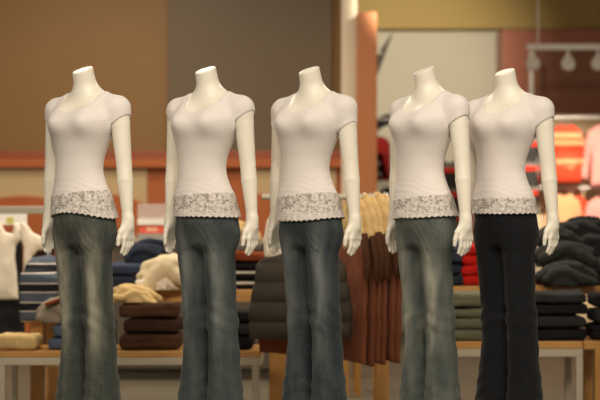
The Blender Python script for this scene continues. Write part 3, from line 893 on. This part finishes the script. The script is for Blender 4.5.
# ------------------------------------------------------------------ middle garment rack
YR = 1.55
zbar = PZ(197, YR)
rk = empty('garment_rack', (PX(318, YR), YR, 0), 'chrome garment rack with a ball-ended bar, holding the puffer vest and brown jackets', 'rack')
cx = PX(318, YR)
MB().tube([(PX(262, YR) - cx, 0, zbar), (PX(386, YR) - cx, 0, zbar)], .0165, 14).build('bar', plain('brushed_rail', hexc('#b5aa98'), .45, .3), rk, smooth=True)
MB().lathe([(.001, -.022), (.014, -.018), (.021, -.006), (.021, .006), (.014, .018), (.001, .022)], 16, (PX(386.5, YR) - cx, 0, zbar + .004)).build('finial', M['chrome'], rk, smooth=True)
MB().tube([(-.02, 0, .03), (-.02, 0, zbar - .016)], .014, 12).build('post', M['chrome'], rk, smooth=True)
MB().box(-.24, .20, -.2, .2, 0, .03, .006).build('base', M['chrome'], rk)
def hanger(x, y, z, rz, label):
    h = empty('clothes_hanger', (x, y, z), label, 'hanger', 'hangers on the chrome rack', rz)
    MB().tube([(.012 * math.cos(a), 0, .012 * math.sin(a) + .012) for a in np.linspace(math.radians(-60), PI, 9)] , .0025, 6).build('hook', M['chrome'], h, smooth=True)
    MB().tube([(0, 0, -.002), (0, 0, -.135)], .0025, 6).build('neck', M['chrome'], h, smooth=True)
    MB().tube([(-.12, 0, -.195), (-.07, 0, -.16), (0, 0, -.14), (.07, 0, -.16), (.12, 0, -.195)], .005, 8).build('shoulder_bar', M['woodleg'], h, smooth=True)
    return h
# puffer vest, facing the aisle
ps = PL(1, YR - .12)
def V2(px, py): return (PL(px - 300, YR - .12), PL(340 - py, YR - .12))
vest_out = [V2(*p) for p in ((250, 339), (248, 312), (252, 290), (255, 276), (256, 263), (264, 257), (282, 252), (318, 252), (338, 257), (345, 264), (347, 277), (350, 292), (353, 312), (351, 339), (300, 341))]
vloc = (PX(300, YR - .12), YR - .12, PZ(340, YR - .12))
ve = empty('puffer_vest', vloc, 'dark grey quilted puffer vest hanging behind the middle mannequin', 'vest')
link('quilted_body', hung_mesh(vest_out, .034, 1.0, .004, 20, .007, quilt=(ps * 19.5, .022), bulge=.012), C['puffer'], ve)
MB().tube([(0, -.066, .03), (0, -.062, .22), (0, -.058, .42)], .004, 6).build('zip', M['chrome'], ve, smooth=True)
col_out = [V2(*p) for p in ((264, 258), (263, 240), (266, 222), (272, 210), (282, 206), (318, 206), (330, 211), (336, 224), (338, 240), (336, 257), (300, 262))]
hd = link('hood', hung_mesh(col_out, .035, 2.0, .010, 30, .008, bulge=.01), C['ivory'], ve); hd['label'] = 'cream fleece hood lining'
# rust jacket behind the vest
rj = [(PL(a - 300, YR + .1), PL(354 - b, YR + .1)) for a, b in ((259, 353), (257, 330), (262, 290), (272, 262), (330, 262), (338, 290), (340, 330), (338, 353), (300, 355))]
put('rust_jacket', hung_mesh(rj, .03, 4.0, .012, 24, .009), cloth('rust_suede', hexc('#6f3a24')), (PX(300, YR + .1), YR + .1, PZ(354, YR + .1)), 'rust jacket whose hem shows just under the dark puffer vest', 'jacket')
# brown jackets side-on along the bar
SUEDE = cloth('brown_suede', hexc('#85503a'), var=.25); SLV = cloth('dark_sleeve', hexc('#4c3020'), var=.3); FUR = plain('tan_shearling', hexc('#d2b27c'), .95, var=.2, scale=25, bump=.8, bscale=70, spec=.1)
body_out = [(-.20, 0), (-.205, .34), (-.20, .58), (-.17, .66), (-.06, .72), (.06, .72), (.17, .66), (.20, .58), (.205, .34), (.20, 0)]
jb = hung_mesh(body_out, .019, 1.0, .005, 30, .007); jb.name = 'jacket_body'
def make_jacket(loc, rz, label):
    j = empty('suede_jacket', loc, label, 'jacket', 'brown suede jackets on the chrome rack', rz)
    link('jacket_body', jb, SUEDE if not jb.materials else None, j)
    for s in (-1, 1):
        sl_ = MB().tube([(s * .175, 0, .66), (s * .215, -.004 * s, .58), (s * .231, .004, .53), (s * .231, .008, .47), (s * .228, .004, .445)], [.019, .020, .019, .017, .015], 12)
        sl_.build('sleeve', SLV, j, smooth=True)
    V, Q = soft(lambda X, Y, Z: smax(np.sqrt((X / .165) ** 2 + (Y / .036) ** 2 + ((Z - .71 + 2.0 * X * X) / .15) ** 2) * .036 - .036 + .003 * wob(X, Y, Z, 9, .5), -.2 + X * 0 + Y * 0 + Z * 0, .01), (-.24, -.07, .48), (.24, .07, .87), .007)
    link('shearling_collar', mesh_from('shearling_collar', V, Q), FUR, j)['label'] = 'tan shearling collar'
    return j
nj = 6
words = ['nearest the chrome ball end', 'second from the ball end', 'third from the ball end', 'fourth from the ball end', 'fifth from the ball end', 'innermost, next to the puffer vest']
j0 = None
for i in range(nj):
    px = 384 - i * 6.5
    zt = PZ(365 - (nj - 1 - i) * .8 - (3 if i % 2 else 0), YR)
    loc = (PX(px, YR), YR, zt)
    rz = math.radians(111 + 2 * math.sin(i * 2.1))
    lab = 'brown suede jacket with tan collar, %s of the rack' % words[i]
    if j0 is None: j0 = make_jacket(loc, rz, lab)
    else:
        j = copy_tree(j0); j.location = loc; j.rotation_euler = (0, 0, rz); j['label'] = lab
for i in range(nj):
    px = 384 - i * 6.5
    hanger(PX(px, YR), YR, zbar + .006, math.radians(111 + 2 * math.sin(i * 2.1)), 'slim hanger of the brown jacket %s of the chrome rack' % words[i])

# ------------------------------------------------------------------ left garment rack
YG = 3.3
g_ = PL(1, YG)
lr = empty('garment_rack', (PX(20, YG), YG, 0), 'grey garment rack behind the left table with cream vests on its rail', 'rack')
cx = PX(20, YG)
MB().box(PX(-40, YG) - cx, PX(51, YG) - cx, -.02, .02, PZ(214, YG), PZ(206.5, YG), .004).build('rail', plain('grey_metal', hexc('#a39a88'), .45, .2), lr)
for px in (-36, 49): MB().tube([(PX(px, YG) - cx, .0, .02), (PX(px, YG) - cx, .0, PZ(214.2, YG))], .014, 10).build('post', M['chrome'], lr, smooth=True)
for px in (-36, 49): MB().box(PX(px, YG) - cx - .03, PX(px, YG) - cx + .03, -.25, .25, 0, .02, .004).build('foot', M['chrome'], lr)
sgn = MB().box(-g_ * 17, g_ * 14, -.003, .003, 0, g_ * 11, .001).build('sign_card', plain('white_card', (.86, .83, .76), .5, var=.01), None, (PX(13, YG - .05), YG - .05, PZ(225, YG - .05)))
tag(sgn, 'blank white sign card fixed on the rail of the left rack', 'sign')
for px0, pyb, dy, poly, lab in ((9, 300, -.10, ((-12, 300), (-12, 240), (-7, 226), (-2, 219), (1, 222), (6, 232), (12, 233), (14, 223), (19, 222), (22, 230), (21, 240), (16.5, 246), (15.5, 256), (17, 272), (19, 300)), 'cream sleeveless knit hanging left on the grey rack at the photo edge'),
                    (30, 300, -.16, ((21, 300), (23, 268), (23.5, 248), (20, 238), (19, 230), (22, 221), (27, 224), (33, 232), (41, 236), (48, 243), (46, 250), (38, 251), (33, 257), (31, 270), (31, 300)), 'cream sleeveless knit hanging right on the grey rack beside the leftmost mannequin')):
    pp = [(PL(a - px0, YG + dy), PL(pyb - b, YG + dy)) for a, b in poly]
    put('knit_vest', hung_mesh(pp, .022, px0 * .2, .006, 30, .006), C['ivory'], (PX(px0, YG + dy), YG + dy, PZ(pyb, YG + dy)), lab, 'knitwear')
tg = MB().box(-.022, .022, -.002, .002, -.012, .03, .001).build('hang_tag', plain('yellow_card', hexc('#d6cc6c'), .6), None, (PX(10, YG - .16), YG - .16, PZ(222, YG - .16)))
tag(tg, 'small yellow size tag at the neck of the left cream knit', 'tag')
dk = [(PL(a, YG), PL(347 - b, YG)) for a, b in ((-14, 347), (-13, 300), (-12, 240), (12, 240), (13, 300), (15, 347))]
put('charcoal_trousers', hung_mesh(dk, .03, 2.0, .014, 22, .009), cloth('charcoal_wool', hexc('#2e2c2b')), (PX(11, YG + .05), YG + .05, PZ(347, YG + .05)), 'charcoal trousers hanging below the left cream knit on the grey rack', 'trousers')
put('charcoal_trousers', hung_mesh(dk, .03, 5.0, .014, 22, .009), C['dark_brown'], (PX(43, YG + .08), YG + .08, PZ(345, YG + .08)), 'dark brown trousers hanging below the right cream knit on the grey rack', 'trousers')

# -- beige low gondola with a clear sign stand, behind the left tables
gd = empty('gondola', (PX(200, 4.3), 4.5, 0), 'low beige merchandise cabinet behind the left tables', 'cabinet')
cx = PX(200, 4.3)
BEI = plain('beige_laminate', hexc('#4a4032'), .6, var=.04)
zg = PZ(240, 4.3)
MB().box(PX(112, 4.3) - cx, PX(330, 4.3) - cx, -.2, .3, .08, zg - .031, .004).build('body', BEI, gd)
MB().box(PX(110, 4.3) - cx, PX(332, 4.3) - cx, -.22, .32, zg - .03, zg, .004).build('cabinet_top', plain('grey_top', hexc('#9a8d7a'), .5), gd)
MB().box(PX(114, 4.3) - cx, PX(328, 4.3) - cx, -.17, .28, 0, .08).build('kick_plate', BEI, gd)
ac, nt, b = nodes('clear_acrylic')
b.inputs['Base Color'].default_value = (.92, .88, .84, 1); b.inputs['Roughness'].default_value = .12; b.inputs['Transmission Weight'].default_value = .75; b.inputs['IOR'].default_value = 1.15
nz = N(nt, 'ShaderNodeTexNoise'); nz.inputs['Scale'].default_value = 8
st = empty('sign_stand', (PX(151, 4.25), 4.36, zg), 'clear acrylic sign stand with a red label, between the two left mannequins', 'sign')
k = PL(1, 4.3)
MB().box(-k * 15, k * 16, 0, .006, k * 21, k * 36, .001).build('acrylic_panel', ac, st)
MB().box(-k * 15, k * 16, -.02, .03, k * 15, k * 20.8, .002).build('ledge', M['white'], st)
MB().box(-k * 13, k * 13, -.012, .0, k * 6.5, k * 14.8, .001).build('label', plain('red_label', hexc('#d8573a'), .5), st)
MB().box(-k * 6, k * 5, -.0125, -.0121, k * 8.5, k * 12.5).build('label_patch', plain('pale_label', hexc('#e3a48c'), .5), st)
MB().box(-k * 15, k * 16, -.03, .04, .0005, k * 6.3, .002).build('foot', plain('grey_foot', hexc('#8f8a80'), .5), st)

# ------------------------------------------------------------------ far racks on the right
YW = 8.3
wr = empty('wall_rack', (PX(570, YW), YW, 0), 'white post rack with two chrome rails against the lit right wall', 'rack')
cx = PX(570, YW)
wp = plain('white_post', (.80, .76, .68), .4)
MB().box(PX(529.5, YW) - cx, PX(533.5, YW) - cx, .0, .04, 0, PZ(52, YW), .002).build('post', wp, wr)
MB().box(PX(660, YW) - cx, PX(664, YW) - cx, .0, .04, 0, PZ(52, YW), .002).build('post', wp, wr)
for py in (117.5, 188):
    MB().tube([(PX(534, YW) - cx, .02, PZ(py, YW)), (PX(660, YW) - cx, .02, PZ(py, YW))], .019, 12).build('rail', plain('bright_rail', (.8, .76, .68), .3, .5), wr, smooth=True)
YW2 = 8.2
w_ = PL(1, YW2)
def W(px, py0, pts): return [((a - px) * w_, (py0 - b) * w_) for a, b in pts]
def top_shape(px, yt, yb, half, sl):
    """short-bodied top with sleeves, in picture units about its column"""
    m = yt + 9
    return [(px - half * .78, yb), (px - half * .74, yt + 26), (px - half * .92, yt + sl), (px - half * 1.3, yt + sl - 3), (px - half * .95, m), (px - half * .35, yt + 1), (px, yt + 4), (px + half * .35, yt + 1), (px + half * .95, m), (px + half * 1.3, yt + sl - 3), (px + half * .92, yt + sl), (px + half * .74, yt + 26), (px + half * .78, yb)]
or_st = striped('peach_red_stripes', [(0, hexc('#e5452b')), (.28, hexc('#f0a06c')), (.45, hexc('#ee6a45')), (.58, hexc('#f3ac7a')), (.75, hexc('#e9553a'))], w_ * 26, 2, .1)
dark_st = striped('charcoal_red_stripes', [(0, hexc('#3c3936')), (.55, hexc('#d8321f')), (.74, hexc('#7d7871')), (.88, hexc('#3c3936'))], w_ * 24, 2, .35)
pk = C['pink']
def far(name, px, yt, yb, half, sl, mat, lab, cat='top', dy=0.0, th=.05):
    pts = W(px, yb, top_shape(px, yt, yb, half, sl))
    return put(name, hung_mesh(pts, th, px * .3, .012, 18, .012), mat, (PX(px, YW2 + dy), YW2 + dy, PZ(yb, YW2 + dy)), lab, cat)
o = far('striped_shirt', 566, 123, 176, 17, 56, or_st, 'orange and peach striped top on the upper rail, beside the rightmost mannequin arm')
hb = link('hem_band', hung_mesh([(-w_ * 15, w_ * -7), (-w_ * 15, w_ * 8), (-w_ * 8, w_ * 13), (w_ * 8, w_ * 13), (w_ * 15, w_ * 8), (w_ * 15, w_ * -7)], .066, 1.0, .012, 18, .012), C['orange_red'], o); hb['label'] = 'plain orange-red lower band'
far('pink_shirt', 606, 123, 186, 20, 58, pk, 'pink top on the upper rail at the right edge of the photo')
far('red_shirt', 548, 124, 182, 15, 54, C['orange_red'], 'orange-red top behind the striped one on the upper rail', dy=.22, th=.04)
far('peach_cardigan', 564, 192, 242, 17, 48, C['peach'], 'peach cardigan on the lower rail above the charcoal heap')
far('red_cardigan', 575, 193, 246, 14, 48, C['orange_red'], 'orange-red cardigan on the lower rail, half behind the peach one', dy=.12)
far('pink_shirt', 603, 195, 250, 18, 54, C['pink'], 'pink top on the lower rail at the right edge of the photo')
far('dark_striped_sweater', 522, 126, 200, 20, 66, dark_st, 'charcoal and red striped sweater glimpsed under the rightmost mannequin arm', 'sweater', -.2)
far('dark_striped_sweater', 449, 160, 226, 18, 50, dark_st, 'charcoal and red striped sweater between the two right mannequins', 'sweater', -.2)
far('pink_shirt', 470, 196, 250, 12, 46, C['pink'], 'pink top low behind the two right mannequins', dy=.1)
# floor stand that carries the two low garments between the right mannequins
fs = empty('garment_stand', (PX(460, 8.3), 8.3, 0), 'steel garment stand behind the two right mannequins', 'rack')
for py in (126, 198): MB().box(-PL(20, 8.3), PL(78, 8.3), -.02, .02, PZ(py + 1.5, 8.3), PZ(py - 1.5, 8.3), .003).build('rail', M['steel'], fs)
for px in (-19, 77): MB().box(PL(px, 8.3) - .01, PL(px, 8.3) + .01, -.02, .02, .02, PZ(128.2, 8.3)).build('post', M['steel'], fs)
for px in (-19, 77): MB().box(PL(px, 8.3) - .03, PL(px, 8.3) + .03, -.25, .25, 0, .02).build('foot', M['steel'], fs)
# items glimpsed right of the terracotta column
gs_ = empty('shelf_stand', (PX(388, 8.4), 8.4, 0), 'pale shelf stand half hidden by the terracotta column', 'shelf')
for z0, z1 in ((PZ(188, 8.4), PZ(181, 8.4)), (PZ(232, 8.4), PZ(226, 8.4))):
    MB().box(-PL(14, 8.4), PL(14, 8.4), -.16, .16, z0, z1, .003).build('shelf_board', M['steel'], gs_)
for px in (-14.5, 14.5): MB().box(PL(px, 8.4) - .012, PL(px, 8.4) + .012, -.15, .15, 0, PZ(181, 8.4)).build('upright', M['steel'], gs_)
q_ = PL(1, 8.3)
put('red_bag', crumple_mesh(q_ * 11, .2, q_ * 44, 2.0, .02, .012, fold=4), cloth('dark_red', hexc('#7f1c18')), (PX(379, 8.4), 8.36, PZ(181, 8.4) + .002), 'dark red jacket bundled on the shelf beside the terracotta column', 'clothing')
put('patterned_scarf', crumple_mesh(q_ * 18, .2, q_ * 66, 3.0, .03, .012, fold=7), striped('grey_black_knit', [(0, hexc('#1d1b1a')), (.5, hexc('#8f8880')), (.7, hexc('#2a2624'))], q_ * 11, 2), (PX(389, 8.4), 8.42, PZ(181, 8.4) + .002), 'black and grey patterned scarf piled beside the dark red jacket', 'scarf')
put('black_garment', crumple_mesh(q_ * 24, .24, q_ * 38, 3.6, .02, .012, fold=4), C['black'], (PX(388, 8.4), 8.4, PZ(226, 8.4) + .002), 'black garment heaped on the lower board of the shelf stand by the terracotta column', 'clothing')
# dark angular pennant on the beige wall
pn = MB().prism([(PX(394, 8.9), PZ(30, 8.9)), (PX(383, 8.9), PZ(46, 8.9)), (PX(380, 8.9), PZ(50, 8.9)), (PX(384, 8.9), PZ(53, 8.9)), (PX(372, 8.9), PZ(56, 8.9)), (PX(372, 8.9), PZ(84, 8.9)), (PX(378, 8.9), PZ(74, 8.9))], 8.9, 8.94).build('wall_bracket', plain('dark_bracket', hexc('#3a2c1e'), .7))
tag(pn, 'dark brown angled bracket up on the beige wall beside the terracotta column', 'bracket')

# ------------------------------------------------------------------ track light
YT = 7.6
t_ = PL(1, YT)
tl = empty('track_light', (PX(565, YT), YT, PZ(47, YT)), 'white track light with round heads hung before the rust wall panel', 'lamp')
wl = plain('white_enamel', (.74, .70, .63), .4)
MB().box(-t_ * 38, t_ * 70, -.02, .02, -t_ * 3, t_ * 3, .004).build('track', wl, tl)
for dx in (-27, 60): MB().tube([(t_ * dx, 0, t_ * 3), (t_ * dx, 0, 3.7 - PZ(47, YT))], .007, 8).build('rod', wl, tl, smooth=True)
glass, nt, b = nodes('lamp_glass')
b.inputs['Base Color'].default_value = (.9, .86, .78, 1); b.inputs['Roughness'].default_value = .08; b.inputs['Transmission Weight'].default_value = .35
for dx in (-32, 3, 33, 62):
    MB().lathe([(.012, 0), (.012, -t_ * 4), (.022, -t_ * 4.2), (.030, -t_ * 8), (.020, -t_ * 9)], 14, (t_ * dx, 0, -t_ * 3)).build('lamp_socket', wl, tl, smooth=True)
    h = MB().lathe([(.002, t_ * 8), (t_ * 4.2, t_ * 6.8), (t_ * 6.6, t_ * 3), (t_ * 7.2, 0), (t_ * 6.6, -t_ * 3), (t_ * 4.8, -t_ * 5.8), (.002, -t_ * 7)], 20, (t_ * dx, -.01, -t_ * 17)).build('lamp_head', glass, tl, smooth=True)

# ------------------------------------------------------------------ lights
def area(name, loc, size, sy, e, col, rot=(0, 0, 0)):
    l = bpy.data.lights.new(name, 'AREA'); l.shape = 'RECTANGLE'; l.size = size; l.size_y = sy; l.energy = e; l.color = col
    o = bpy.data.objects.new(name, l); COL.objects.link(o); o.location = loc; o.rotation_euler = rot
    return o
WARM = (1.0, .89, .73)
area('ceiling_panel_light', (-1.0, -3.0, 3.66), 1.8, 1.2, 92, WARM)
area('ceiling_panel_light', (1.5, -3.0, 3.66), 1.8, 1.2, 92, WARM)
area('ceiling_panel_light', (-1.6, 3.0, 3.66), 1.8, 1.0, 80, WARM)
area('ceiling_panel_light', (1.6, 3.2, 3.66), 1.8, 1.0, 70, WARM)
area('ceiling_panel_light', (-1.6, 5.2, 3.66), 2.4, .5, 36, WARM)
def spot(loc, tgt, e, ang, blend=.6, col=WARM, r=.05):
    l = bpy.data.lights.new('aimed_spot', 'SPOT'); l.energy = e; l.spot_size = math.radians(ang); l.spot_blend = blend; l.color = col; l.shadow_soft_size = r
    o = bpy.data.objects.new('aimed_spot', l); COL.objects.link(o); o.location = loc
    o.rotation_euler = (Vector(tgt) - Vector(loc)).to_track_quat('-Z', 'Y').to_euler()
spot((2.5, 4.5, 3.4), (2.5, 8.3, 1.30), 1150, 24, .8)
spot((1.0, 5.6, 3.2), (1.0, 9.5, 2.4), 430, 54, .9)  # added spot with no fitting of its own, brightens the beige right wall
spot((-1.75, 1.2, 3.6), (-1.75, 3.1, 1.0), 160, 50)
spot((.45, -.2, 3.6), (.45, 1.5, 1.0), 70, 40)
for x in (-1.7, -.2, 1.3):
    spot((x + .7, -3.0, 3.6), (x + .3, 0, 1.7), 92, 40, .9)

w = bpy.data.worlds.new('shop_air'); SC.world = w; w.use_nodes = True
w.node_tree.nodes['Background'].inputs[0].default_value = (1.0, .88, .72, 1); w.node_tree.nodes['Background'].inputs[1].default_value = .28

# ------------------------------------------------------------------ camera
cam = bpy.data.cameras.new('camera'); co = bpy.data.objects.new('camera', cam); COL.objects.link(co)
co.location = (0, CAM_Y, CAM_Z); co.rotation_euler = (PI / 2, 0, 0)
cam.sensor_width = 36; cam.lens = FPX / 600 * 36; cam.clip_end = 60
cam.dof.use_dof = True; cam.dof.focus_distance = 6.45; cam.dof.aperture_fstop = 2.2
SC.camera = co
SC.view_settings.view_transform = 'Standard'; SC.view_settings.look = 'None'
SC.view_settings.exposure = 0.24; SC.view_settings.gamma = 1.0; SC.view_settings.use_curve_mapping = False
